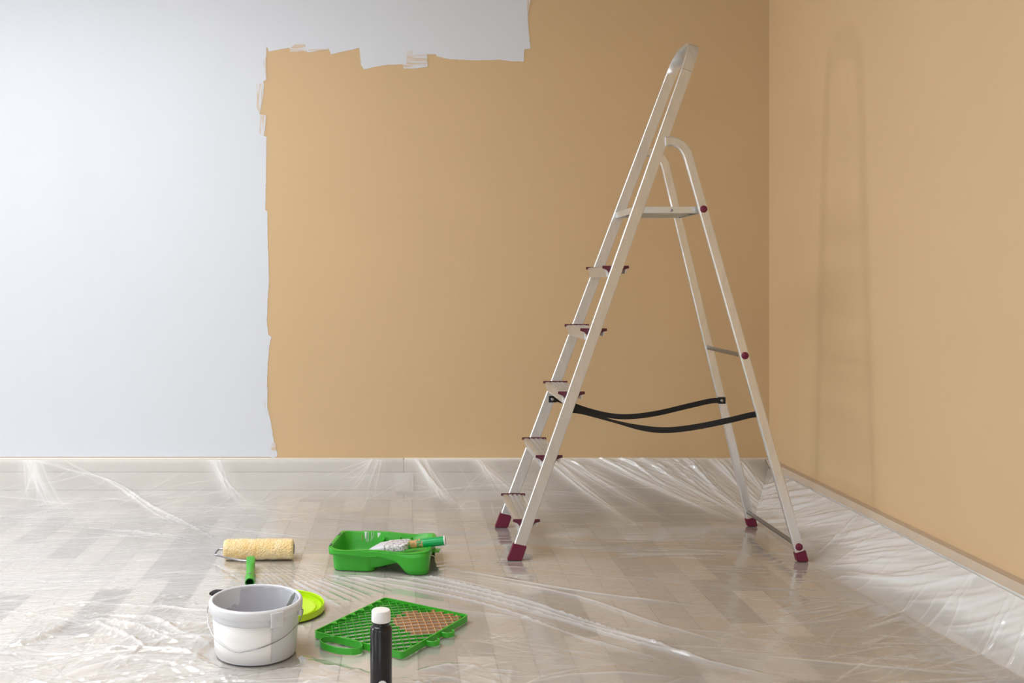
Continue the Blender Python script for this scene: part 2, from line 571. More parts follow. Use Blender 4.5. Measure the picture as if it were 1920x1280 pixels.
for k in range(k0, 11):
    x0 = 0.553 + PWID * k
    x1 = x0 + PWID
    off = rng.random() * PLEN
    y = 0.3 - off
    while y < YB - .03:
        yy1 = min(y + PLEN, YB - .002)
        tone = rng.choice(TONES)
        # in view?
        seen = False
        for (xx, yy) in ((x0, y), (x1, y), (x0, yy1), (x1, yy1)):
            if yy > 2.46 and -755 * yy / F < xx < 1165 * yy / F:
                seen = True
        full = abs(yy1 - y - PLEN) < 1e-4 and x1 < XR
        if seen and full:
            o = bpy.data.objects.new('plank', plank_mesh[TONES.index(tone)])
            COL.objects.link(o)
            o.location = (x0, y, 0)
            o.parent = floor
            count += 1
        elif seen:
            vs, fs = [], []
            plank_geo(vs, fs, GAP, min(PWID, XR - x0) - GAP, GAP, yy1 - y - GAP)
            me = bpy.data.meshes.new('plank')
            me.from_pydata(vs, [], fs)
            set_tone(me, [tone] * len(fs))
            o = link('plank', me, M['plank'], floor)
            o.location = (x0, y, 0)
            count += 1
        else:
            n0 = len(sf)
            plank_geo(sv, sf, x0 + GAP, min(x1, XR) - GAP, y + GAP, yy1 - GAP)
            st += [tone] * (len(sf) - n0)
        y += PLEN
me = bpy.data.meshes.new('outlying_planks')
me.from_pydata(sv, [], sf)
set_tone(me, st)
o = link('outlying_planks', me, M['plank'], floor)
o['kind'] = 'stuff'
print('planks in view', count)

# ------------------------------------------------------------------ cable-duct baseboards
DT = 0.03                                   # thickness
ZD = 0.19                                   # height
YD = YB - DT
XD = XR - DT
def duct(name, length_axis, a0, a1, joint):
    o = bpy.data.objects.new(name, None)
    COL.objects.link(o)
    struct(o)
    bands = [(0.0, 0.0445, 0.0), (0.0465, 0.127, -0.0015), (0.129, ZD, 0.0)]
    segs = [(a0, joint - .0012), (joint + .0012, a1)] if joint is not None else [(a0, a1)]
    for (z0, z1, pr) in bands:
        for (s0, s1) in segs:
            nm = 'duct_cover' if pr else 'duct_side'
            if length_axis == 'x':
                box(nm, s0, s1, YD + .003 + pr, YB, z0, z1, M['duct'], o, 0.0015)
            else:
                box(nm, XD + .003 + pr, XR, s0, s1, z0, z1, M['duct'], o, 0.0015)
    return o
duct('baseboard_back', 'x', XL, XD, 0.005)
duct('baseboard_right', 'y', YF, YB, None)

# beige tape along the top of the right duct, down over its front edge
bm = bmesh.new()
box_bm(bm, XD + .0005, XR - .0005, .9, YB - .034, ZD, ZD + .0008)
box_bm(bm, XD - .0002, XD + .0010, .9, YB - .034, ZD - .028, ZD + .0008)
tp = bm_obj('tape_strip', bm, M['tape'])
tag(tp, 'long beige masking tape strip along the top of the baseboard below the plain tan wall', 'tape')

# socket on the duct
SX, SZ = (757.5 - PX) * YD / F, 1 - (903 - PY) * YD / F
so = thing('wall_socket', 'white square wall socket cover on the duct baseboard under the film', 'socket', (SX, YD, SZ))
box('cover_frame', -.043, .043, -.016, .0015, -.0415, .0415, M['socket'], so, 0.0025)
box('center_plate', -.030, .030, -.0205, -.015, -.031, .031, M['socket'], so, 0.002)

# ------------------------------------------------------------------ white paint coat on the back wall
def wpt(px, py):
    return ((px - PX) * YB / F, 1 - (py - PY) * YB / F)
c8 = [(1795, -60), (1805, 0), (1815, 180), (1830, 322), (1788, 330), (1785, 410), (1700, 408), (1620, 398), (1450, 402), (1290, 395),
      (1205, 376), (1200, 362), (1140, 360), (1147, 444), (1060, 442), (985, 428), (880, 432), (800, 444), (745, 458), (718, 462), (700, 432), (690, 320),
      (600, 340), (500, 364), (487, 328), (420, 338), (345, 352), (335, 330), (232, 342), (222, 318), (150, 332), (85, 343), (76, 316), (70, 316),
      (68, 380), (52, 400), (50, 440), (66, 500), (70, 530), (48, 545), (54, 570), (44, 660), (26, 762), (70, 770), (54, 905), (70, 912)]
out = [wpt(480 + x / 3.556, y / 3.556) for x, y in c8]
c5 = [(116, 30), (114, 180), (112, 298), (119, 302), (120, 400), (123, 480), (125, 558), (121, 600), (119, 655), (117, 700), (123, 750), (133, 758), (125, 800), (121, 850), (118, 920),
      (117, 970), (121, 1025), (130, 1060), (142, 1135), (146, 1150), (155, 1180), (154, 1193), (133, 1200)]
out += [wpt(440 + x / 1.9375, 240 + y / 1.9375) for x, y in c5]
# fine irregularity along the brushed edge
rg = random.Random(3)
fine = []
for i in range(len(out) - 1):
    a, b = Vector(out[i]), Vector(out[i + 1])
    n = max(1, int((b - a).length / 0.008))
    d = (b - a).normalized() if (b - a).length > 0 else Vector((1, 0))
    nr = Vector((-d.y, d.x))
    for k in range(n):
        p = a + (b - a) * k / n
        if k:
            p = p + nr * rg.uniform(-.0011, .0011)
        fine.append((p.x, p.y))
fine.append(out[-1])
zb = ZD + 0.003
ring = [(fine[0][0], ZC - .004)] + fine + [(fine[-1][0], zb), (XL + .004, zb), (XL + .004, ZC - .004)]
def wall_patch(name, ring, y0, y1, mat):
    bm = bmesh.new()
    vs = [bm.verts.new((x, y0, z)) for x, z in ring]
    f = bm.faces.new(vs)
    r = bmesh.ops.extrude_face_region(bm, geom=[f])
    for v in r['geom']:
        if isinstance(v, bmesh.types.BMVert):
            v.co.y = y1
    bmesh.ops.triangulate(bm, faces=[x for x in bm.faces if len(x.verts) > 4])
    return bm_obj(name, bm, mat, wall_back)
wall_patch('white_paint_coat', ring, YB, YB - .0012, M['white_paint'])
def p8(*c):
    return [wpt(480 + x / 3.556, y / 3.556) for x, y in c]
def p5(*c):
    return [wpt(440 + x / 1.9375, 240 + y / 1.9375) for x, y in c]
SM = [('thin', p8((225, 345), (228, 322), (262, 292), (325, 290), (341, 345)), 'streak_thin'),
      ('h', p8((1004, 340), (1044, 338), (1042, 362), (1138, 366), (1146, 446), (1050, 458), (984, 458), (978, 432), (1004, 424)), 'streak_h'),
      ('h', p8((348, 350), (352, 330), (486, 318), (489, 329)), 'streak_h'),
      ('v', p8((2, 560), (48, 556), (40, 664), (24, 764), (4, 720)), 'streak_v'),
      ('v', p8((28, 770), (70, 770), (54, 906), (22, 890)), 'streak_v'),
      ('v', p8((52, 400), (66, 386), (70, 528), (52, 500)), 'streak_v'),
      ('v', p8((1798, -40), (1832, -40), (1824, 50), (1812, 96)), 'streak_v'),
      ('h', p5((133, 1143), (149, 1143), (151, 1172), (133, 1172)), 'streak_thin'),
      ('v', p5((108, 1000), (121, 930), (118, 1030), (112, 1040)), 'streak_v')]
for i, (k, rg_, m) in enumerate(SM):
    wall_patch('brushed_smear', rg_, YB, YB - .0016 - .00007 * i, M[m])

# ------------------------------------------------------------------ plastic sheet
OBJ_R = []          # (x, y, radius) footprints where the sheet lies flat: filled below
def foot(x, y, r):
    OBJ_R.append((x, y, r))

def build_film():
    rs = np.random.RandomState(11)
    # uneven grid: fine where the photograph looks
    def axis(pieces):
        a = []
        for (s, e, st) in pieces:
            a.append(np.arange(s, e - 1e-9, st))
        a.append(np.array([pieces[-1][1]]))
        return np.concatenate(a)
    xs = axis([(-3.3, -1.95, .016), (-1.95, 1.45, .004), (1.45, XD - .0035, .003)])
    ysx = axis([(0.6, 2.3, .016), (2.3, 4.36, .004), (4.36, YD - .0035, .0022)])
    X, Y = np.meshgrid(xs, ysx)
    H = np.zeros_like(X)
    FOLD_HAZE = np.zeros_like(X)  # film whitening: crests plus painted haze

    def crease(pts, w, a, taper=True, sharp=1.0, haze=0.0):
        """ridge along a polyline; exp profile gives a sharp crest"""
        pts = np.array(pts)
        m = max(6 * w, .09 if haze else 0)
        x0, x1 = pts[:, 0].min() - m, pts[:, 0].max() + m
        y0, y1 = pts[:, 1].min() - m, pts[:, 1].max() + m
        i0, i1 = np.searchsorted(xs, [x0, x1])
        j0, j1 = np.searchsorted(ysx, [y0, y1])
        if i1 <= i0 or j1 <= j0:
            return
        xx, yy = X[j0:j1, i0:i1], Y[j0:j1, i0:i1]
        best = np.full(xx.shape, 1e9)
        tt = np.zeros(xx.shape)
        seg = np.linalg.norm(np.diff(pts, axis=0), axis=1)
        cum = np.concatenate([[0], np.cumsum(seg)])
        for i in range(len(pts) - 1):
            d = pts[i + 1] - pts[i]
            L2 = (d * d).sum() + 1e-12
            t = np.clip(((xx - pts[i, 0]) * d[0] + (yy - pts[i, 1]) * d[1]) / L2, 0, 1)
            dd = np.hypot(xx - pts[i, 0] - t * d[0], yy - pts[i, 1] - t * d[1])
            k = dd < best
            best = np.where(k, dd, best)
            tt = np.where(k, (cum[i] + t * seg[i]) / cum[-1], tt)
        e = np.sin(np.pi * np.clip(tt, 0, 1)) ** 0.6 if taper is True else (np.clip((1 - tt) * 1.2, 0, 1) if taper == 'end' else (np.clip(tt * 1.2, 0, 1) if taper == 'rev' else 1.0))
        H[j0:j1, i0:i1] += a * e * np.exp(-(best / w) ** sharp)
        if a > 0:       # the film lies double along a crest
            FOLD_HAZE[j0:j1, i0:i1] += min(1, a / .007) * e * np.exp(-(best / max(.0028, .42 * w)) ** 2)
            if haze:   # painted haze, whitens a broad soft band around the crease
                FOLD_HAZE[j0:j1, i0:i1] += haze * e * np.exp(-(best / .035) ** 2)

    def rand_creases(n, region, ang, spread, Ls, ws, As, bend=.15, haze=0.0):
        x0, x1, y0, y1 = region
        for _ in range(n):
            c = np.array([rs.uniform(x0, x1), rs.uniform(y0, y1)])
            th = math.radians(rs.normal(ang, spread))
            L = rs.uniform(*Ls)
            d = np.array([math.cos(th), math.sin(th)])
            nn = np.array([-d[1], d[0]])
            b = rs.normal(0, bend) * L
            pts = [c - d * L / 2, c - d * L / 6 + nn * b * .5, c + d * L / 6 + nn * b * .5, c + d * L / 2]
            crease(pts, rs.uniform(*ws), rs.uniform(*As) * rs.choice([1, 1, 1, -.5]), True, 1.0, haze)

    def fp(*pp):
        return [tuple(floor_pt(*p))[:2] for p in pp]

    # broad soft undulation
    for _ in range(60):
        kx, ky = rs.normal(0, 5), rs.normal(0, 9)
        H += 0.0007 * np.sin(kx * X + ky * Y + rs.uniform(0, 6.28))
    # restless folds on the left and in the left foreground
    rand_creases(45, (-1.9, -.45, 2.3, 3.1), 14, 26, (.25, .8), (.012, .026), (.0025, .0065))
    rand_creases(300, (-1.9, -.3, 2.2, 3.4), 8, 20, (.15, .7), (.0028, .0055), (.0012, .0042), .1, .05)
    rand_creases(260, (-1.9, -.3, 2.2, 3.1), 10, 48, (.04, .16), (.0028, .005), (.0012, .0040), .2)
    rand_creases(220, (-1.9, -.5, 3.2, 4.4), 6, 13, (.2, .8), (.0028, .006), (.0008, .0026), .06, .05)
    rand_creases(160, (-.45, .3, 2.2, 3.0), -15, 28, (.08, .45), (.003, .007), (.0012, .0042))
    rand_creases(50, (-1.2, .5, 2.2, 2.6), 5, 25, (.15, .6), (.005, .012), (.002, .005))
    rand_creases(420, (-1.9, -.35, 2.25, 3.1), 5, 45, (.03, .2), (.0018, .0032), (.0010, .0032), .2)
    rand_creases(160, (-1.9, -.45, 2.6, 4.3), 3, 12, (.2, .7), (.0018, .003), (.0010, .0026), .05)
    rand_creases(70, (-1.9, .4, 4.2, 4.5), 25, 25, (.06, .25), (.0022, .0035), (.0008, .0022), .03)
    rand_creases(110, (-1.9, -.4, 2.4, 3.5), 10, 14, (.3, .9), (.003, .006), (.0025, .006), .08)
    rand_creases(150, (-1.9, -.4, 2.2, 2.85), 8, 38, (.06, .3), (.003, .0055), (.003, .007), .12)
    # taut, finer lines in the middle and on the right
    rand_creases(130, (-.5, 1.6, 3.3, 4.4), -4, 7, (.2, .8), (.003, .007), (.0005, .0020), .03)
    rand_creases(60, (.2, 1.6, 2.3, 3.4), -14, 8, (.2, .9), (.003, .007), (.0005, .0022), .04)
    # pleats pulled tight from the right duct to the ladder feet
    for k in range(190):
        y = rs.uniform(2.45, 4.25)
        dx = rs.uniform(.07, .23) * min(1, .45 + (y - 2.45) / 1.1)
        sl = max(.8, rs.normal(2.3, .45))
        y0 = min(y + sl * dx, YD - .01)
        soft = rs.rand() < .3
        crease([(XD - dx, y0), (XD - dx / 2 + rs.normal(0, .003), (y + y0) / 2), (XD, y)], rs.uniform(.006, .012) if soft else rs.uniform(.0022, .0045),
               rs.uniform(.003, .007) if soft else rs.uniform(.001, .0035), [True, 'rev'][rs.randint(2)], 1.0, .10)
    rand_creases(60, (1.15, 1.6, 2.4, 3.1), 22, 18, (.1, .4), (.003, .009), (.001, .004), .08)
    # pulled fans starting at the top edge of the duct
    def fan(px, py, ends, n, a, w):
        c = fp((px, py))[0]
        for i in range(n):
            t = (i + rs.uniform(-.3, .3)) / max(1, n - 1)
            ex = ends[0][0] + t * (ends[1][0] - ends[0][0])
            ey = ends[0][1] + t * (ends[1][1] - ends[0][1])
            e = fp((ex, ey))[0]
            cc = (c[0] + rs.normal(0, .02), min(YD, c[1]))
            mid = ((cc[0] + e[0]) / 2 + rs.normal(0, .01), (cc[1] + e[1]) / 2)
            crease([cc, mid, e], rs.uniform(.6, 1.3) * w, a * rs.uniform(.5, 1.2), 'end', 1.0, .11)
    fan(1030, 938, ((1140, 960), (1250, 1000)), 10, .0045, .0045)
    fan(1060, 938, ((1160, 946), (1290, 985)), 12, .004, .004)
    fan(1120, 936, ((1290, 945), (1420, 985)), 20, .0045, .004)
    fan(1160, 936, ((1300, 945), (1430, 990)), 22, .004, .0035)
    fan(1200, 936, ((1330, 945), (1430, 985)), 20, .0045, .004)
    fan(1250, 936, ((1360, 945), (1450, 990)), 20, .004, .0035)
    fan(1290, 936, ((1390, 955), (1500, 1010)), 20, .0045, .004)
    fan(1340, 936, ((1420, 955), (1540, 1010)), 16, .0045, .004)
    fan(1380, 936, ((1440, 960), (1560, 1010)), 12, .0045, .004)
    fan(790, 936, ((820, 960), (900, 975)), 10, .0035, .004)
    fan(900, 936, ((930, 960), (1040, 975)), 8, .003, .004)
    fan(710, 936, ((600, 945), (700, 960)), 7, .003, .004)
    fan(400, 936, ((420, 960), (520, 970)), 7, .003, .004)
    fan(60, 936, ((30, 960), (160, 975)), 10, .004, .004)
    # folds traced from the photograph
    P = [
        (((60, 938), (195, 945), (262, 955), (337, 978), (405, 1012)), .007, .018),
        (((120, 938), (230, 950), (300, 970), (330, 985)), .006, .007),
        (((337, 978), (420, 992), (510, 1004), (600, 1014)), .007, .012),
        (((0, 982), (150, 990), (280, 1003), (400, 1020)), .007, .012),
        (((0, 997), (120, 998), (250, 1008), (380, 1022)), .006, .010),
        (((200, 996), (330, 1006), (400, 1018)), .004, .008),
        (((552, 1056), (640, 1062), (760, 1080), (900, 1110), (1050, 1152), (1200, 1205), (1330, 1248), (1500, 1278)), .006, .014),
        (((552, 1060), (650, 1069), (780, 1090), (920, 1120), (1060, 1160), (1220, 1213), (1380, 1256)), .005, .009),
        (((552, 1065), (660, 1080), (800, 1102), (940, 1134), (1080, 1172), (1250, 1226), (1420, 1266)), .005, .010),
        (((560, 1070), (680, 1090), (800, 1112), (960, 1152), (1100, 1200), (1250, 1245)), .005, .009),
        (((600, 1062), (700, 1070), (860, 1094), (1000, 1122)), .004, .006),
        (((820, 1070), (1000, 1100), (1150, 1122), (1320, 1138)), .012, .007),
        (((880, 1085), (1080, 1122), (1250, 1180), (1360, 1212)), .008, .008),
        (((375, 1048), (430, 1075), (480, 1110)), .008, .012),
        (((170, 1165), (250, 1185), (320, 1210), (345, 1215)), .009, .018),
        (((175, 1158), (280, 1168), (340, 1195)), .006, .012),
        (((165, 1170), (230, 1200), (275, 1225)), .012, .020),
        (((0, 1215), (60, 1205), (130, 1170)), .012, .018),
        (((90, 1240), (200, 1232), (340, 1230), (420, 1250)), .010, .016),
        (((600, 1255), (740, 1262), (900, 1248)), .012, .014),
        (((1515, 1050), (1620, 1044), (1760, 1036)), .006, .007),
        (((1530, 1000), (1620, 992), (1690, 985)), .006, .006),
        (((1440, 955), (1500, 945), (1570, 940)), .006, .007),
        (((1430, 1235), (1600, 1250), (1800, 1268)), .010, .006),
    ]
    for pts, w, a in P:
        sp = smooth_path([(p[0], p[1], 0) for p in fp(*pts)], 4)
        crease([(v.x, v.y) for v in sp], w, a, True, 1.15)
    # fan of pleats below the roller, running right and down
    for i in range(16):
        t = i / 15
        a0 = fp((440 + 110 * t, 1052 + 4 * t))[0]
        a1 = fp((560 + 200 * t + rs.uniform(-8, 8), 1190 - 90 * t))[0]
        crease([a0, a1], rs.uniform(.004, .008), rs.uniform(.004, .009), True)
    # flat below the things that stand on it
    mask = np.ones_like(X)
    for (ox, oy, r) in OBJ_R:
        d = np.hypot(X - ox, Y - oy)
        mask = np.minimum(mask, np.clip((d - r) / .05, 0, 1) ** 1.0)
    H = H * mask
    H = np.where(H > 0, H, -H * .4)
    H = 0.0022 + H
    # the edge climbs the duct fronts
    tb = np.clip((Y - (YD - .43)) / .43, 0, 1)
    run = .09 + .115 * np.clip((Y - 2.5) / .8, 0, 1)
    tr_ = np.clip((X - (XD - run)) / run, 0, 1)
    zb_ = (ZD - .002) * tb ** (2.7 - 1.35 * np.clip((X + .3) / .8, 0, 1))
    zr_ = (ZD - .031) * tr_ ** 1.3
    rise = np.maximum(zb_, zr_)
    damp = 1 - .55 * np.maximum(np.clip((Y - (YD - .06)) / .06, 0, 1), np.clip((X - (XD - .05)) / .05, 0, 1))
    edge = np.maximum(tb, tr_) > .999
    Hd = np.where(edge, .0022, np.maximum(H * damp, .0022))
    gy, gx = np.gradient(rise, ysx, xs)
    ln = np.sqrt(1 + gx * gx + gy * gy)
    Z = rise + Hd / ln
    X = X - Hd * gx / ln
    Y = Y - Hd * gy / ln
    ny, nx = X.shape
    co = np.stack([X, Y, Z], -1).reshape(-1, 3).astype(np.float32)
    idx = np.arange(nx * ny).reshape(ny, nx)
    q = np.stack([idx[:-1, :-1], idx[:-1, 1:], idx[1:, 1:], idx[1:, :-1]], -1).reshape(-1, 4)
    me = bpy.data.meshes.new('plastic_sheet')
    me.vertices.add(len(co))
    me.vertices.foreach_set('co', co.ravel())
    me.loops.add(q.size)
    me.loops.foreach_set('vertex_index', q.ravel().astype(np.int32))
    me.polygons.add(len(q))
    me.polygons.foreach_set('loop_start', np.arange(0, q.size, 4, dtype=np.int32))
    me.polygons.foreach_set('loop_total', np.full(len(q), 4, dtype=np.int32))
    me.polygons.foreach_set('use_smooth', np.ones(len(q), dtype=bool))
    me.update()
    me.validate()
    fa = me.attributes.new('fold_haze', 'FLOAT', 'POINT')
    fa.data.foreach_set('value', np.clip(FOLD_HAZE * mask, 0, 1).ravel().astype(np.float32))
    print('film quads', len(q))
    o = link('plastic_sheet', me, M['film'])
    return tag(o, 'creased clear plastic dust sheet spread over the whole wood floor', 'plastic sheet')

ZF = 0.0045         # top of the sheet where something stands

# ------------------------------------------------------------------ stepladder
def make_ladder():
    YC = 3.80
    T = thing('stepladder', 'aluminium stepladder with burgundy plastic feet standing open on the film', 'ladder', (0, 0, 0))
    K = 0.3647
    X0 = 0.398
    sx = lambda z: X0 + K * z                      # stile centre line
    hw = lambda z: 0.239 - 0.062 * z               # half distance of the stile centres
    nrm = math.sqrt(1 + K * K)
    Lv = Vector((K, 0, 1)) / nrm
    Bv = Vector((1, 0, -K)) / nrm                  # toward the back legs
    pt = lambda u, z: Vector((sx(z), YC + u, z))
    prof = rrect(0.020, 0.041, 0.0022, 1)
    ZT = 1.885
    zs = 1.775
    for s in (-1, 1):
        # the stile keeps straight, its side face with a shallow channel
        path = [pt(s * hw(z), z) for z in (ZF + .03, .5, 1.0, 1.5, zs)]
        sweep('stile', path, prof, M['alu'], T, bino=Bv)
        # moulded foot
        zf0, zf1 = ZF, ZF + .055
        w0, w1 = .0235, .0265
        ycn = YC + s * hw(.03)
        vs = []
        for z, w in ((zf0, w1), (zf1, w0)):
            e = 0.012 * (1 if z == zf1 else 0)
            for dx, dy in ((-w, -.0125), (w, -.0125), (w, .0125), (-w, .0125)):
                zz = z + (dx * -.22 if z == zf1 else 0)
                vs.append((sx(z) + dx, ycn + dy, zz))
        bm = bmesh.new()
        bv = [bm.verts.new(v) for v in vs]
        for f in ((3, 2, 1, 0), (4, 5, 6, 7), (0, 1, 5, 4), (1, 2, 6, 5), (2, 3, 7, 6), (3, 0, 4, 7)):
            bm.faces.new([bv[i] for i in f])
        bmesh.ops.bevel(bm, geom=list(bm.edges), offset=.002, segments=2, affect='EDGES')
        bm_obj('foot', bm, M['purple'], T, True)
        foot(sx(0), ycn, .03)
    # bow across the top
    path, profs = [], []
    r = .085
    h0 = hw(zs)
    pts2 = [(-h0, zs)]
    cx, cz = -h0 + r + .004, ZT - r
    for k in range(9):
        a = PI - (PI / 2) * k / 8
        pts2.append((cx + r * math.cos(a), cz + r * math.sin(a)))
    pts2 += [(-p[0], p[1]) for p in pts2[::-1]]
    pts2 = [p for i, p in enumerate(pts2) if i == 0 or (Vector(p) - Vector(pts2[i - 1])).length > 1e-4]
    n = len(pts2)
    bow = [pt(u, z) for u, z in pts2]
    for i in range(n):
        t = min(1, min(i, n - 1 - i) / 4)
        pr = []
        for (a, b) in rrect(0.020, 0.041, 0.0022, 1):
            c = abs(b) / .0205
            # the bent tube is dished on the outer side
            pr.append((a * (1 - .35 * t) + (.006 * t * (1 - c) if True else 0), b * (1 + .06 * t)))
        # extra middle points are not in rrect, so the dish comes from the taper
        profs.append(pr)
    sweep('top_bow', bow, profs, M['alu'], T, bino=Bv)
    # treads
    Zs = [.1415 + .228 * k for k in range(5)]
    for z in Zs:
        h = hw(z) - .0102
        c = sx(z) - .004
        w = .042
        top = []
        nr = 4
        for i in range(nr):
            x0 = c - w + .006 + (2 * w - .012) * i / nr
            x1 = c - w + .006 + (2 * w - .012) * (i + .66) / nr
            top += [(x0, z), (x1, z), (x1 + .0015, z - .0034), (c - w + .006 + (2 * w - .012) * (i + 1) / nr - .0015, z - .0034)]
        poly = [(c - w - .001, z - .004)] + top + [(c + w, z - .001), (c + w + .001, z - .004), (c + w - .004, z - .026), (c + w - .008, z - .026), (c + w - .006, z - .006),
                                  (c - w + .012, z - .006), (c - w + .016, z - .037), (c - w + .010, z - .039)]
        st = prism('tread', poly, YC - h + .0035, YC + h - .0035, M['alu_step'], T)
        for s in (-1, 1):
            y0 = YC + s * (h - .0035)
            y1 = YC + s * h
            cap = [(c - w - .006, z + .003), (c + w + .006, z + .003), (c + w + .007, z - .006), (c + w - .012, z - .011), (c + w - .022, z - .026),
                   (c - w + .022, z - .026), (c - w + .008, z - .011), (c - w - .007, z - .006)]
            prism('end_cap', cap, min(y0, y1), max(y0, y1), M['purple_dark'], st)
            lathe('rivet', [(0, -.002), (.004, -.002), (.004, .0), (.002, .0018), (0, .002)], M['steel'], st, 12, (0, 0, 0))
            rv = st.children[-1]
            rv.rotation_euler = (0, PI / 2, 0)
            rv.location = (c - w + .012, YC + s * (h - .016), z - .026)
    # platform tray
    zt, zb = 1.273, 1.249
    h = hw(1.26) - .0106
    xl, xr = .845, 1.098
    pf = box('platform', xl, xr, YC - h, YC + h, zt - .006, zt, M['zinc'], T, .0015)
    for s in (-1, 1):
        y0, y1 = sorted((YC + s * h, YC + s * (h - .003)))
        box('flange', xl, xr, y0, y1, zb, zt - .004, M['zinc'], pf, .001)
        b = lathe('bolt', [(0, -.003), (.0055, -.003), (.0055, 0), (.003, .002), (0, .0022)], M['chrome'], pf, 14)
        b.rotation_euler = (PI / 2, 0, 0) if s < 0 else (-PI / 2, 0, 0)
        b.location = (.985, YC + s * (h + .002), zt - .013)
    box('flange', xl, xl + .003, YC - h, YC + h, zb, zt - .004, M['zinc'], pf, .001)
    box('flange', xr - .003, xr, YC - h, YC + h, zb, zt - .004, M['steel'], pf, .001)
    for yy in (-.07, 0.0, .07):
        box('stiffener', xl + .02, xr - .03, YC + yy - .012, YC + yy + .012, zb - .002, zt - .006, M['steel'], pf, .003)
    # back legs
    X1, K2 = 1.423, -.2603
    lx = lambda z: X1 + K2 * z
    lw = lambda z: .256 - .068 * z
    prof2 = rrect(0.034, 0.020, 0.0042, 1)
    knob_prof = [(0, .006), (.008, .0055), (.0125, .003), (.0135, 0), (.0135, -.006)]
    for s in (-1, 1):
        zz = [ZF + .03, .4, .8, 1.2, 1.42]
        path = [Vector((lx(z), YC + s * lw(z), z)) for z in zz]
        e = [(1.0462, 1.448), (1.040, 1.467), (1.030, 1.485), (1.017, 1.499), (1.000, 1.508), (.982, 1.512), (.962, 1.511)]
        path += [Vector((x, YC + s * lw(z), z)) for x, z in e]
        tt = [0] * 5 + [.3, .6, .8, .9, 1, 1, 1]
        sweep('back_leg', path, prof2, M['alu'], T, bino=Vector((0, 1, 0)))
        yy = YC + s * lw(.03)
        vs = []
        for z, w in ((ZF, .020), (ZF + .035, .0185)):
            for dx, dy in ((-w, -.0125), (w, -.0125), (w, .0125), (-w, .0125)):
                zz_ = z + (dx * .3 if z > ZF else 0)
                vs.append((lx(z) + dx, yy + dy, zz_))
        bm = bmesh.new()
        bv = [bm.verts.new(v) for v in vs]
        for f in ((3, 2, 1, 0), (4, 5, 6, 7), (0, 1, 5, 4), (1, 2, 6, 5), (2, 3, 7, 6), (3, 0, 4, 7)):
            bm.faces.new([bv[i] for i in f])
        bmesh.ops.bevel(bm, geom=list(bm.edges), offset=.002, segments=2, affect='EDGES')
        bm_obj('foot', bm, M['purple'], T, True)
        foot(lx(0), yy, .03)
        for z in (.056, .732, 1.262):
            kb = lathe('knob', knob_prof, M['purple'], T, 24)
            kb.rotation_euler = (PI / 2 if s < 0 else -PI / 2, 0, 0)
            kb.location = (lx(z), YC + s * (lw(z) + .010), z)
    for z in (.062, .732):
        dx = -.004
        sweep('rung', [(lx(z) + dx, YC - lw(z) + .008, z), (lx(z) + dx, YC, z), (lx(z) + dx, YC + lw(z) - .008, z)], circ(.0080, 12), M['rung'], T)
    # safety straps: webbing that sags and twists a little
    def strap(pts, tw0, tw1, s):
        path = smooth_path(pts, 8)
        n = len(path)
        bn = []
        for i in range(n):
            t = i / (n - 1)
            a = math.radians(tw0 + (tw1 - tw0) * t + 62 * math.exp(-((t - .26) / .13) ** 2) * (1 if s < 0 else .35))
            bn.append(Vector((0, math.sin(a), math.cos(a))))
        sp = sweep('strap', path, rrect(.0016, .021, .0006, 1), M['strap'], T, bino=bn)
        return sp
    yn = YC - hw(.53) + .012
    yl = YC - lw(.52) + .0125
    strap([(.585, yn, .532), (.64, yn, .530), (.75, yn, .497), (.86, yn, .470), (.95, yn, .461), (1.05, yn + .003, .470), (1.17, yl, .497), (1.25, yl, .516), (1.290, yl, .522)], 8, 0, -1)
    yn = YC + hw(.53) - .012
    yl = YC + lw(.52) - .0125
    sp = strap([(.592, yn, .527), (.63, yn, .524), (.72, yn, .490), (.82, yn, .463), (.91, yn, .457), (1.02, yn + .003, .470), (1.15, yl, .498), (1.24, yl, .518), (1.288, yl, .520)], 8, 0, 1)
    for (x, y, z) in ((.602, yn - .002, .527), (1.285, yl - .002, .520)):
        box('strap_plate', x - .016, x + .014, y - .002, y + .002, z - .013, z + .013, M['strap'], sp, .001)
        b = lathe('bolt', [(0, .003), (.003, .003), (.006, .001), (.0065, -.001), (0, -.001)], M['chrome'], sp, 14)
        b.rotation_euler = (PI / 2, 0, 0)
        b.location = (x - .002, y - .0032, z)
    return T
make_ladder()

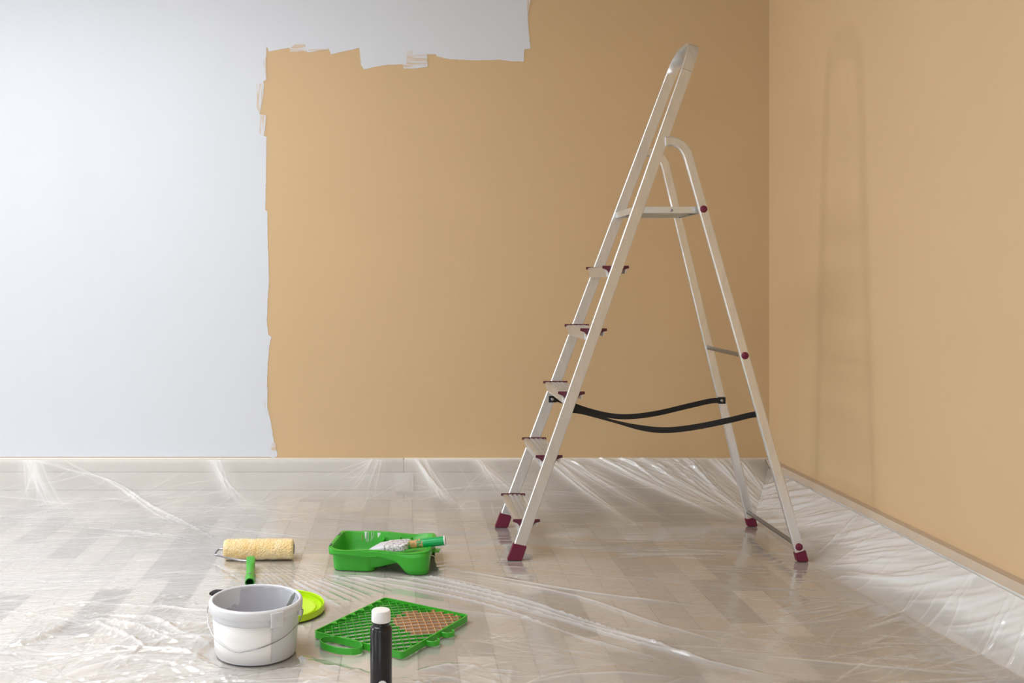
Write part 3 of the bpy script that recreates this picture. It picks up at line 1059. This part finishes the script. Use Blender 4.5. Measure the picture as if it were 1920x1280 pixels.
# ------------------------------------------------------------------ paint bucket
def make_bucket():
    d = 2.68
    cx = (480 - PX) * d / F
    foot(cx, d, .125)
    T = thing('paint_bucket', 'open white plastic paint bucket with blank label and wire handle', 'bucket', (cx, d, ZF))
    HT = .1445
    rb, rt = .1080, .1165
    pr = [(0, .0015), (rb - .012, .0015), (rb - .010, 0), (rb - .003, .001), (rb, .006), (rb + (rt - rb) * .72, .104), (rt - .002, .106), (rt + .0012, .1075), (rt + .0012, .112), (rt + .0012, .120),
          (rt + .0075, .121), (rt + .0085, .124), (rt + .0085, .1385), (rt + .0075, .1415), (rt + .0035, HT), (rt - .0005, HT), (rt - .0025, .142), (rt - .0035, .12),
          (rb - .003, .02), (rb - .006, .016), (0, .016)]
    body = lathe('body', pr, M['bucket'], T, 128)
    # paint clinging to the inner wall, bare on one side
    seg = 160
    vs, fs = [], []
    zs = [.018, .05, .085, .11, .1385]
    rad = lambda z: rb - .003 + (rt - .0035 - rb + .003) * (z - .02) / .1 if z < .12 else rt - .0035 + .001 * (z - .12) / .022
    rs = random.Random(8)
    ph = [rs.uniform(0, 6) for _ in range(5)]
    for i in range(seg):
        a = 2 * PI * i / seg
        top = .1405 - .0015 * (1 + math.sin(9 * a + ph[0])) - .0012 * (1 + math.sin(23 * a + ph[1]))
        # bare patch on the left side
        da = abs((a - math.radians(152) + PI) % (2 * PI) - PI)
        if da < math.radians(32):
            top = .088 + .02 * da + .004 * math.sin(31 * a)
        for j, z in enumerate(zs):
            zz = min(z, top) if j < 4 else top
            zz = .018 + (top - .018) * j / 4
            vs.append(((rad(zz) - .0012 - .0006 * math.sin(17 * a + 3 * j)) * math.cos(a), (rad(zz) - .0012 - .0006 * math.sin(17 * a + 3 * j)) * math.sin(a), zz))
    for i in range(seg):
        k = (i + 1) % seg
        for j in range(4):
            fs.append((i * 5 + j, k * 5 + j, k * 5 + j + 1, i * 5 + j + 1))
    mesh_obj('paint_film', vs, fs, M['grey_paint'], T, 'all')
    lathe('paint', [(0, .046), (.06, .0462), (rb - .003, .047), (rb - .002, .048)][:3] , M['grey_paint'], T, 64)
    # label: curved sheet on the front
    def on_wall(a, z, off):
        r = rb + (rt - rb) * .72 * (z - .006) / .098 + off
        return (r * math.cos(a), r * math.sin(a), z)
    vs, fs = [], []
    n = 40
    a0, a1 = math.radians(184), math.radians(300)
    for i in range(n + 1):
        a = a0 + (a1 - a0) * i / n
        for z in (.008, .04, .07, .101):
            vs.append(on_wall(a, z, .0006))
    for i in range(n):
        for j in range(3):
            fs.append((i * 4 + j, i * 4 + 4 + j, i * 4 + 5 + j, i * 4 + 1 + j))
    lb = mesh_obj('label', vs, fs, M['paper'], T, 'all')
    m = lb.modifiers.new('thick', 'SOLIDIFY')
    m.thickness = .0004
    m.offset = 1
    # snap tab below the rim
    ac = math.radians(304)
    tb = bmesh.new()
    box_bm(tb, -.018, .018, -.003, .002, .101, .1385, .002)
    for s in (-.010, -.003, .003, .010):
        box_bm(tb, s - .0009, s + .0009, -.0045, -.002, .116 if abs(s) < .005 else .122, .132)
    tab = bm_obj('snap_tab', tb, M['bucket'], T, True)
    tab.location = ((rt + .008) * math.cos(ac), (rt + .008) * math.sin(ac), 0)
    tab.rotation_euler = (0, 0, ac + PI / 2)
    # ears and bail
    aL, aR = math.radians(172), math.radians(352)
    for a in (aL, aR):
        e = box('handle_ear', -.009, .009, -.004, .004, .104, .124, M['bucket'], T, .002)
        e.location = ((rt + .006) * math.cos(a), (rt + .006) * math.sin(a), 0)
        e.rotation_euler = (0, 0, a + PI / 2)
    ctl = [(0, .117, .010), (.02, .117, .016), (.045, .100, .017), (.12, .078, .013), (.25, .056, .007), (.40, .040, .0035), (.46, .0375, .0035), (.50, .040, .0035), (.62, .049, .0035), (.78, .066, .007), (.9, .088, .014), (.965, .108, .017), (.985, .120, .016), (1.0, .117, .009)]
    pts = []
    for t, z, off in ctl:
        a = aL + (aR - aL) * t
        r = rb + (rt - rb) * .72 * (z - .006) / .098 + off
        pts.append((r * math.cos(a), r * math.sin(a), z))
    sweep('wire_handle', smooth_path(pts, 8), circ(.0012, 8), M['chrome'], T)
    # flat stirring stick standing in the bucket
    s0 = Vector((cx + .050, d + .000, ZF + .05))
    s1 = Vector((cx + .103, d + .018, ZF + .152))
    ax = (s1 - s0).normalized()
    o = sweep('stirring_stick', [s0, s0 + ax * .06, s1 - ax * .012, s1], [rrect(.0022, .011, .0007, 1)] * 3 + [rrect(.0016, .003, .0004, 1)], M['blade'], None, bino=Vector((1, -.2, -.45)))
    tag(o, 'thin dark metallic stick with paint smears leaning inside the white bucket', 'stick')
    return T
make_bucket()

def make_lid():
    d = 3.015
    cx = (524 - PX) * d / F
    foot(cx, d, .135)
    T = thing('bucket_lid', 'round lime green plastic lid lying behind the white bucket', 'lid', (cx, d, ZF + .002))
    R = .136
    lathe('disc', [(0, .004), (.098, .004), (.104, .008), (.109, .008), (.112, .0035), (R - .010, .0035), (R - .010, .0015), (.112, .0015), (.1, .002), (0, .002)], M['lime'], T, 96)
    lathe('rim', [(R - .010, 0), (R - .0015, 0), (R, .002), (R, .0185), (R - .0012, .020), (R - .003, .0185), (R - .0042, .006), (R - .009, .006), (R - .0095, .013), (R - .0105, .013)], M['lime'], T, 96, closed=True)
    T.rotation_euler = (math.radians(0), 0, 0)
make_lid()

# ------------------------------------------------------------------ black-bristled brush on the sheet, mostly behind the bucket
def make_black_brush():
    p = floor_pt(402, 1113, .012)
    foot(p.x + .05, p.y, .07)
    T = thing('paintbrush', 'paintbrush with black bristles lying behind the white bucket', 'paintbrush', (p.x, p.y, ZF), math.radians(-14))
    # bristles point to -x
    prof = lambda w, t: rrect(t, w, .3 * t, 2)
    sweep('bristles', [(-.012, 0, .011), (.0, 0, .011), (.035, 0, .011)], [prof(.026, .006), prof(.034, .014), prof(.036, .018)], M['bristle'], T, bino=Vector((0, 1, 0)))
    sweep('ferrule', [(.034, 0, .011), (.066, 0, .011)], [prof(.038, .020), prof(.037, .020)], M['steel'], T, bino=Vector((0, 1, 0)))
    sweep('handle', [(.064, 0, .011), (.080, 0, .011), (.11, 0, .011), (.15, 0, .010), (.17, 0, .010)], [prof(.034, .018), prof(.024, .016), prof(.018, .014), prof(.024, .014), prof(.014, .010)], M['bristle'], T, bino=Vector((0, 1, 0)))
make_black_brush()

# ------------------------------------------------------------------ paint roller
def make_roller():
    d = 3.571
    L = .249
    R = .0355
    cx = (485.5 - PX) * d / F
    T = thing('paint_roller', 'paint roller with yellow fleece sleeve and green handle lying on the film', 'roller', (cx, d, ZF), math.radians(1.5))
    for k in range(7):
        foot(cx - .12 + .04 * k, d, .03)
    # fleece sleeve with its shaggy surface
    rs = np.random.RandomState(4)
    nu, nv = 150, 120
    ux = np.linspace(-L / 2, L / 2, nu)
    vs, fs = [], []
    nz = rs.normal(0, 1, (nu, nv))
    for _ in range(1):
        nz = (nz + np.roll(nz, 1, 0) + np.roll(nz, 1, 1)) / 1.9
    big = sum(np.outer(np.sin(ux * k1 + p1), np.sin(np.arange(nv) / nv * 2 * PI * k2 + p2)) for k1, p1, k2, p2 in [(30, 1, 2, 0), (55, 2, 3, 1), (90, .3, 5, 2), (130, 4, 7, 1)])
    for i in range(nu):
        e = L / 2 - abs(ux[i])
        edge = math.sqrt(max(0, 1 - max(0, 1 - e / .012) ** 2))
        for j in range(nv):
            a = 2 * PI * j / nv
            r = (R - .010) + .010 * edge + .0010 * nz[i, j] + .0005 * big[i, j]
            # the pile is pressed a little where it lies
            z = R + r * math.sin(a)
            z = max(z, .0005)
            vs.append((ux[i] + .0004 * nz[i, (j * 7) % nv], r * math.cos(a), z))
    for i in range(nu - 1):
        for j in range(nv):
            k = (j + 1) % nv
            fs.append((i * nv + j, i * nv + k, (i + 1) * nv + k, (i + 1) * nv + j))
    fs.append(list(range(nv)))
    fs.append([(nu - 1) * nv + j for j in range(nv)])
    mesh_obj('sleeve', vs, fs, M['fleece'], T, 'all')
    for s in (-1, 1):
        c = lathe('end_plug', [(.0, .001), (.016, .001), (.017, 0), (.017, -.003)], M['inside_dark'], T, 32)
        c.rotation_euler = (0, s * PI / 2, 0)
        c.location = (s * (L / 2 + .0015), 0, R)
    # wire frame: out of the left end, forward, then back to the middle
    hx = (468 - PX) * 3.45 / F - cx
    pts = [(-L / 2 + .01, 0, R), (-L / 2 - .014, 0, R), (-L / 2 - .020, -.006, R), (-L / 2 - .024, -.050, R - .003), (-L / 2 - .020, -.060, R - .004), (-L / 2 - .008, -.066, R - .005),
           (hx - .05, -.108, R - .008), (hx - .015, -.120, R - .009), (hx, -.126, R - .009), (hx, -.15, R - .008)]
    sweep('wire_frame', smooth_path(pts, 6), circ(.0034, 10), M['chrome'], T)
    # handle towards the camera
    T2 = []
    p0 = Vector((hx, -.112, R - .009))
    p1 = Vector(((462.5 - PX) * 3.22 / F - cx, -.345, .019))
    ax = (p1 - p0)
    at_ = lambda t: p0 + ax * t
    pr = [rrect(.030, .028, .005, 4), rrect(.030, .028, .005, 4), rrect(.027, .026, .011, 4), rrect(.027, .027, .013, 4), rrect(.031, .031, .0152, 4), rrect(.031, .031, .0152, 4)]
    h = sweep('handle', [at_(0), at_(.25), at_(.34), at_(.62), at_(.75), at_(1)], pr, M['green'], T, bino=Vector((0, 0, 1)), caps=False)
    # bore of the handle
    inn = [rrect(.004, .004, .0018, 4), rrect(.024, .024, .0118, 4), rrect(.025, .025, .0123, 4), rrect(.031, .031, .0152, 4)]
    sweep('socket_bore', [at_(.715), at_(.72), at_(.998), at_(1)], inn, M['green_dark'], h, bino=Vector((0, 0, 1)), caps=False)
    sweep('handle_head', [at_(-.03), at_(.005)], [rrect(.026, .024, .005, 4), rrect(.030, .028, .005, 4)], M['green'], h, bino=Vector((0, 0, 1)))
    hole = lathe('hang_hole', [(0, .0004), (.005, .0004), (.006, 0)], M['inside_dark'], h, 18)
    hole.location = at_(.80) + Vector((0, 0, .0156))
    for k in range(6):
        q = at_(k / 5)
        foot(cx + q.x, d + q.y, .012)
make_roller()

# ------------------------------------------------------------------ tray
def make_tray():
    T = thing('roller_tray', 'green plastic paint tray with paint drips standing on the plastic film', 'tray', (-.068, 3.525, ZF), math.radians(-8))
    LX, LY = .178, .137
    for i in range(7):
        for j in range(5):
            a = math.radians(-8)
            u, v = -.15 + .05 * i, -.11 + .055 * j
            foot(-.068 + u * math.cos(a) - v * math.sin(a), 3.525 + u * math.sin(a) + v * math.cos(a), .03)
    # outline of the rim in plan: narrower waist, rounded corners
    N = 200
    def outline(t, grow=0.0):
        # superellipse-like rounded rectangle, walked counter-clockwise
        a = 2 * PI * t
        c, s = math.cos(a), math.sin(a)
        e = 0.22
        x = (LX + grow) * math.copysign(abs(c) ** e, c)
        y = (LY + grow) * math.copysign(abs(s) ** e, s)
        # waist on the long sides
        y *= 1 - .05 * math.exp(-((x - .03) / .06) ** 2)
        return x, y
    def rimz(x, y):
        return .078 + .004 * math.cos(x * 30 + .6) - .004 * math.exp(-((x + .02) / .05) ** 2) - .003 * (x > 0) * min(1, x / .1)
    def inner(x, y):
        """height of the inside floor"""
        if x < -.02:
            return .010
        t = min(1, (x + .02) / .16)
        return .010 + .044 * t
    ts = []
    for i in range(N):      # spread samples evenly by arc
        ts.append(i / N)
    pts = [outline(t) for t in [k / 2000 for k in range(2000)]]
    cum = [0]
    for i in range(1, 2000):
        cum.append(cum[-1] + math.hypot(pts[i][0] - pts[i - 1][0], pts[i][1] - pts[i - 1][1]))
    tot = cum[-1] + math.hypot(pts[0][0] - pts[-1][0], pts[0][1] - pts[-1][1])
    ring, j = [], 0
    for i in range(N):
        s = tot * i / N
        while j < 1999 and cum[j + 1] < s:
            j += 1
        ring.append(pts[j])
    def inset(p, d):
        x, y = p
        return (x * (1 - d / LX), y * (1 - d / LY))
    vs, fs = [], []
    rows = []
    def row(fn):
        b = len(vs)
        for p in ring:
            vs.append(fn(p))
        rows.append(b)
    row(lambda p: (*inset(p, 0), rimz(*p) - .003))
    row(lambda p: (*inset(p, .0015), rimz(*p)))
    row(lambda p: (*inset(p, .012), rimz(*p)))
    row(lambda p: (*inset(p, .014), rimz(*p) - .003))
    row(lambda p: (*inset(p, .018), (rimz(*p) + inner(*p)) / 2))
    row(lambda p: (*inset(p, .024), inner(*p) + .006))
    row(lambda p: (*inset(p, .030), inner(*inset(p, .03))))
    for k in range(1, 9):
        row(lambda p, k=k: (p[0] * (1 - .03 / LX) , p[1] * (1 - .03 / LY) * (1 - k / 8), inner(*inset(p, .03))))
    for a, b in zip(rows[:-1], rows[1:]):
        for i in range(N):
            k = (i + 1) % N
            fs.append((a + i, a + k, b + k, b + i))
    basin = mesh_obj('basin', vs, fs, M['green'], T, True)
    m = basin.modifiers.new('wall', 'SOLIDIFY')
    m.thickness = .0018
    m.offset = -1
    # outer skirt with its wavy lower edge; deep corners at the shallow end are the legs
    def low(x, y):
        zr = rimz(x, y)
        drop = .020 + .005 * math.cos(x * 38 + 1.5)
        if x > -.01:
            t = min(1, (x + .01) / .075)
            drop += .016 * t * t * (3 - 2 * t)
        # legs
        leg = 0
        if abs(y) > LY * .62 or x > LX * .8:
            t = min(1, max(0, (x - .062) / .055))
            lt = t * t * (3 - 2 * t)
            u = min(1, max(0, (abs(y) - LY * .45) / (LY * .35)))
            leg = lt * (u * u * (3 - 2 * u) if x > LX * .9 else 1)
        z = zr - drop
        return z * (1 - leg) + .0 * leg
    vs, fs = [], []
    for p in ring:
        zr = rimz(*p)
        zl = low(*p)
        for q in range(5):
            t = q / 4
            vs.append((*inset(p, .0005 + .004 * t * (zr - zl) / .08), zr - .002 + (zl - zr + .002) * t))
    for i in range(N):
        k = (i + 1) % N
        for q in range(4):
            fs.append((i * 5 + q, k * 5 + q, k * 5 + q + 1, i * 5 + q + 1))
    sk = mesh_obj('skirt', vs, fs, M['green'], T, True)
    m = sk.modifiers.new('wall', 'SOLIDIFY')
    m.thickness = .0018
    m.offset = -1
    # outside of the deep well
    vs, fs = [], []
    wx0, wx1 = -LX + .016, -.012
    n = 40
    out = []
    for (x, y) in rrect(wx1 - wx0, 2 * (LY - .018), .03, 6):
        out.append(((wx0 + wx1) / 2 + x, y))
    n = len(out)
    for z, g in ((.062, 1.03), (.03, 1.0), (.003, .965), (0, .95)):
        for x, y in out:
            cxm = (wx0 + wx1) / 2
            xx = cxm + (x - cxm) * g
            if z > .03 and xx > wx1 - .04:
                xx += 0.0
            vs.append((xx, y * g, z))
    for r_ in range(3):
        for i in range(n):
            k = (i + 1) % n
            fs.append((r_ * n + i, r_ * n + k, (r_ + 1) * n + k, (r_ + 1) * n + i))
    fs.append([3 * n + i for i in range(n)])
    mesh_obj('well', vs, fs, M['green'], T, True)
    # spout lip, ribs, slots
    box('hook_lip', LX - .004, LX + .022, -.020, .022, .048, .052, M['green'], T, .0015)
    for x in (.045, .085):
        box('rib', x - .0015, x + .0015, LY - .040, LY - .019, .038, .064, M['green'], T, .0006)
    for y in (-.095, .05):
        sl = box('slot', -LX + .003, -LX + .009, y, y + .022, .0785, .0815, M['inside_dark'], T, .001)
    # dried paint on the far inner wall
    rs = random.Random(2)
    yy = LY - .0155
    def drip(x, z0, z1, w, mat='drip', bend=0):
        pts = [(x, yy - .0006 - (z0 - z) * .07, z) for z in np.linspace(z0, z1, 6)]
        sweep('paint_drip', [(p[0] + bend * math.sin(i), p[1], p[2]) for i, p in enumerate(pts)], [rrect(w * (1 - .5 * i / 5), .0012, .0004, 1) for i in range(6)], M[mat], T, bino=Vector((0, 1, 0)))
    drip(-.085, .076, .052, .009)
    drip(-.083, .07, .022, .0028)
    drip(-.076, .074, .018, .0030)
    drip(-.064, .074, .04, .0022, bend=.002)
    drip(-.057, .074, .05, .0018, bend=.003)
    drip(-.098, .066, .026, .0026, 'tan_drip')
    drip(-.036, .074, .048, .012)
    drip(-.014, .066, .054, .0035, bend=.003)
    # brush: lies in the tray, handle over the shallow end
    B = thing('wide_paintbrush', 'paint-caked brush with round emerald green handle lying in the green tray', 'paintbrush', (-.068, 3.525, ZF), math.radians(-8))
    a = Vector((.222, -.044, .097))
    b = Vector((.112, -.049, .082))
    c = Vector((.020, -.044, .069))
    e = Vector((-.062, -.030, .032))
    ax = (b - a).normalized()
    hnd = sweep('handle', [a, a + ax * .03, b], [circ(.0155, 20), circ(.0158, 20), circ(.0148, 20)], M['green_grip'], B)
    sweep('end_ring', [a - ax * .003, a, a + ax * .0025], [circ(.0145, 24), circ(.0168, 24), circ(.0166, 24)], M['cap'], hnd, caps=False)
    sweep('end_bore', [a - ax * .0029, a - ax * .0008, a + ax * .0015], [circ(.0145, 24), circ(.0112, 24), circ(.0108, 24)], M['inside_dark'], hnd, caps=False)
    sweep('end_floor', [a - ax * .0006, a + ax * .001], [circ(.0112, 24), circ(.0108, 24)], M['inside_dark'], hnd)
    sweep('smeared_neck', [b - ax * .035, b - ax * .01, b + ax * .006, b + ax * .016], [circ(.0154, 20), circ(.0152, 20), rrect(.034, .026, .010, 4), rrect(.050, .022, .006, 4)], M['smear'], hnd, bino=Vector((0, 0, 1)))
    fb = (c - b).normalized()
    sweep('ferrule', [b + ax * .012, b + fb * .026, c], [rrect(.060, .020, .005, 3), rrect(.092, .022, .004, 3), rrect(.096, .022, .004, 3)], M['ferrule'], B, bino=Vector((0, 0, 1)))
    sweep('bristles', [c - fb * .004, c + (e - c) * .3, c + (e - c) * .75, e], [rrect(.086, .024, .008, 3), rrect(.088, .036, .016, 3), rrect(.084, .026, .011, 3), rrect(.080, .008, .003, 3)], M['wet_bristle'], B, bino=Vector((0, 0, 1)))
make_tray()

# ------------------------------------------------------------------ wiping grid
def make_grid():
    c = [floor_pt(592, 1180, .021), floor_pt(725, 1118, .021), floor_pt(875, 1157, .021), floor_pt(752, 1229, .021)]
    ctr = (c[0] + c[1] + c[2] + c[3]) / 4
    ang = math.atan2((c[1] - c[0]).y + (c[2] - c[3]).y, (c[1] - c[0]).x + (c[2] - c[3]).x)
    T = thing('wiping_grid', 'green plastic paint wiping grid with lattice, tan paint and oval grip', 'paint grid', (ctr.x, ctr.y, ZF), ang)
    A, B = .178, .149                    # half length (local x), half width (local y)
    for i in range(8):
        for j in range(7):
            u, v = -A - .06 + (2 * A + .06) * i / 7, -B - .02 + (2 * B + .02) * j / 6
            foot(ctr.x + u * math.cos(ang) - v * math.sin(ang), ctr.y + u * math.sin(ang) + v * math.cos(ang), .05)
    # rim: upright band around
    ro, ri = rrect(2 * A, 2 * B, .012, 5), rrect(2 * A - .008, 2 * B - .008, .009, 5)
    n = len(ro)
    vs, fs = [], []
    for prof_, z in ((ro, .001), (ro, .019), (ri, .019), (ri, .001)):
        for x, y in prof_:
            # the band is a little higher in the middle of the long sides
            vs.append((x, y, z))
    for r_ in range(4):
        for i in range(n):
            k = (i + 1) % n
            fs.append((r_ * n + i, r_ * n + k, ((r_ + 1) % 4) * n + k, ((r_ + 1) % 4) * n + i))
    mesh_obj('rim', vs, fs, M['green'], T, True)
    # lattice bars on both diagonals, gently domed
    dome = lambda x, y: .013 + .005 * max(0, 1 - (x / A) ** 2) * max(0, 1 - (y / B) ** 2)
    for s, step, hgt, th in ((1, .0205, .0065, .0011), (-1, .0245, .0055, .0010)):
        dx, dy = math.cos(math.radians(40 * s)), math.sin(math.radians(40 * s))
        nx, ny = -dy, dx
        k = -20
        while k <= 20:
            o_ = (k + .5) * step
            k += 1
            # clip the line to the frame
            t0, t1 = -9, 9
            for (p, dd, lim) in ((nx * o_, dx, A - .003), (ny * o_, dy, B - .003)):
                ta, tb_ = (-lim - p) / dd, (lim - p) / dd
                if ta > tb_:
                    ta, tb_ = tb_, ta
                t0, t1 = max(t0, ta), min(t1, tb_)
            if t1 - t0 < .012:
                continue
            m = 6
            vs, fs = [], []
            for i in range(m + 1):
                t = t0 + (t1 - t0) * i / m
                x, y = nx * o_ + dx * t, ny * o_ + dy * t
                z = dome(x, y) + (0 if s > 0 else .0012)
                for (w, h) in ((-th, -hgt), (th, -hgt), (th, 0), (-th, 0)):
                    vs.append((x + nx * w, y + ny * w, z + h))
            for i in range(m):
                for q in range(4):
                    q2 = (q + 1) % 4
                    fs.append((i * 4 + q, i * 4 + q2, i * 4 + 4 + q2, i * 4 + 4 + q))
            fs.append((0, 1, 2, 3))
            fs.append((m * 4 + 3, m * 4 + 2, m * 4 + 1, m * 4))
            mesh_obj('lattice_bar', vs, fs, M['lattice'], T)
    # oval grip on the short side toward the bucket (local -x)
    cyg = .045
    band = rrect(.0035, .018, .001, 1)
    pth = []
    for k in range(48):
        a = 2 * PI * k / 48
        pth.append((-A - .026 + .036 * math.cos(a), cyg - .012 + .084 * math.sin(a) * .78, .010))
    sweep('oval_grip', pth, band, M['green'], T, bino=Vector((0, 0, 1)), closed=True)
    # tabs and hooks on the long side (local -y)
    for x0 in (-.060, .020):
        pts = []
        for k in range(11):
            a = math.radians(180 + 16.5 * k)
            pts.append((x0 + .019 + .019 * math.cos(a), -B - .008 + .020 * math.sin(a), .009))
        sweep('hook', [(x0, -B + .002, .009)] + pts, [rrect(.004, .014, .001, 1)] * 8 + [rrect(.0028, .011, .001, 1)] * 4, M['green'], T, bino=Vector((0, 0, 1)))
    for k in range(6):
        x = -.1 + .045 * k
        v = [(x, B - .004, .019), (x + .022, B - .004, .019), (x + .011, B - .018, .017), (x, B - .004, .016), (x + .022, B - .004, .016), (x + .011, B - .018, .014)]
        mesh_obj('web_tooth', v, [(0, 1, 2), (5, 4, 3), (0, 3, 4, 1), (1, 4, 5, 2), (2, 5, 3, 0)], M['green'], T)
make_grid()

# ------------------------------------------------------------------ bottle
def make_bottle():
    d = 2.42
    cx = (714.5 - PX) * d / F
    foot(cx, d, .04)
    T = thing('tint_bottle', 'slim black plastic bottle with ribbed white screw cap before the green grid', 'bottle', (cx, d, ZF))
    R = .0266
    lathe('body', [(0, .002), (R - .006, .002), (R - .004, 0), (R - .001, .001), (R, .005), (R, .150), (R - .001, .155), (R - .004, .159), (R - .0065, .161), (R - .0065, .166), (R - .0045, .167), (R - .0045, .170), (R - .0075, .171), (0, .171)], M['bottle'], T, 64)
    lathe('screw_cap', [(.019, .1705), (.0228, .1705), (.0231, .172), (.0226, .195), (.0212, .1975), (.019, .198), (.006, .1972), (0, .1978)], M['cap'], T, 144, wob=lambda a, j: (.00035 * math.cos(48 * a) if 1 <= j <= 3 else 0))
    # round white print low on the front
    vs, fs = [(0, 0, 0)], []
    n = 28
    a0 = math.radians(278)
    def onb(u, z):
        a = a0 + u / R
        return ((R + .0003) * math.cos(a), (R + .0003) * math.sin(a), z)
    vs = [onb(0, .0245)]
    for k in range(n):
        t = 2 * PI * k / n
        vs.append(onb(.011 * math.cos(t), .0245 + .011 * math.sin(t)))
    for k in range(n):
        fs.append((0, 1 + k, 1 + (k + 1) % n))
    mesh_obj('white_print', vs, fs, M['cap'], T, 'all')
make_bottle()

film = build_film()
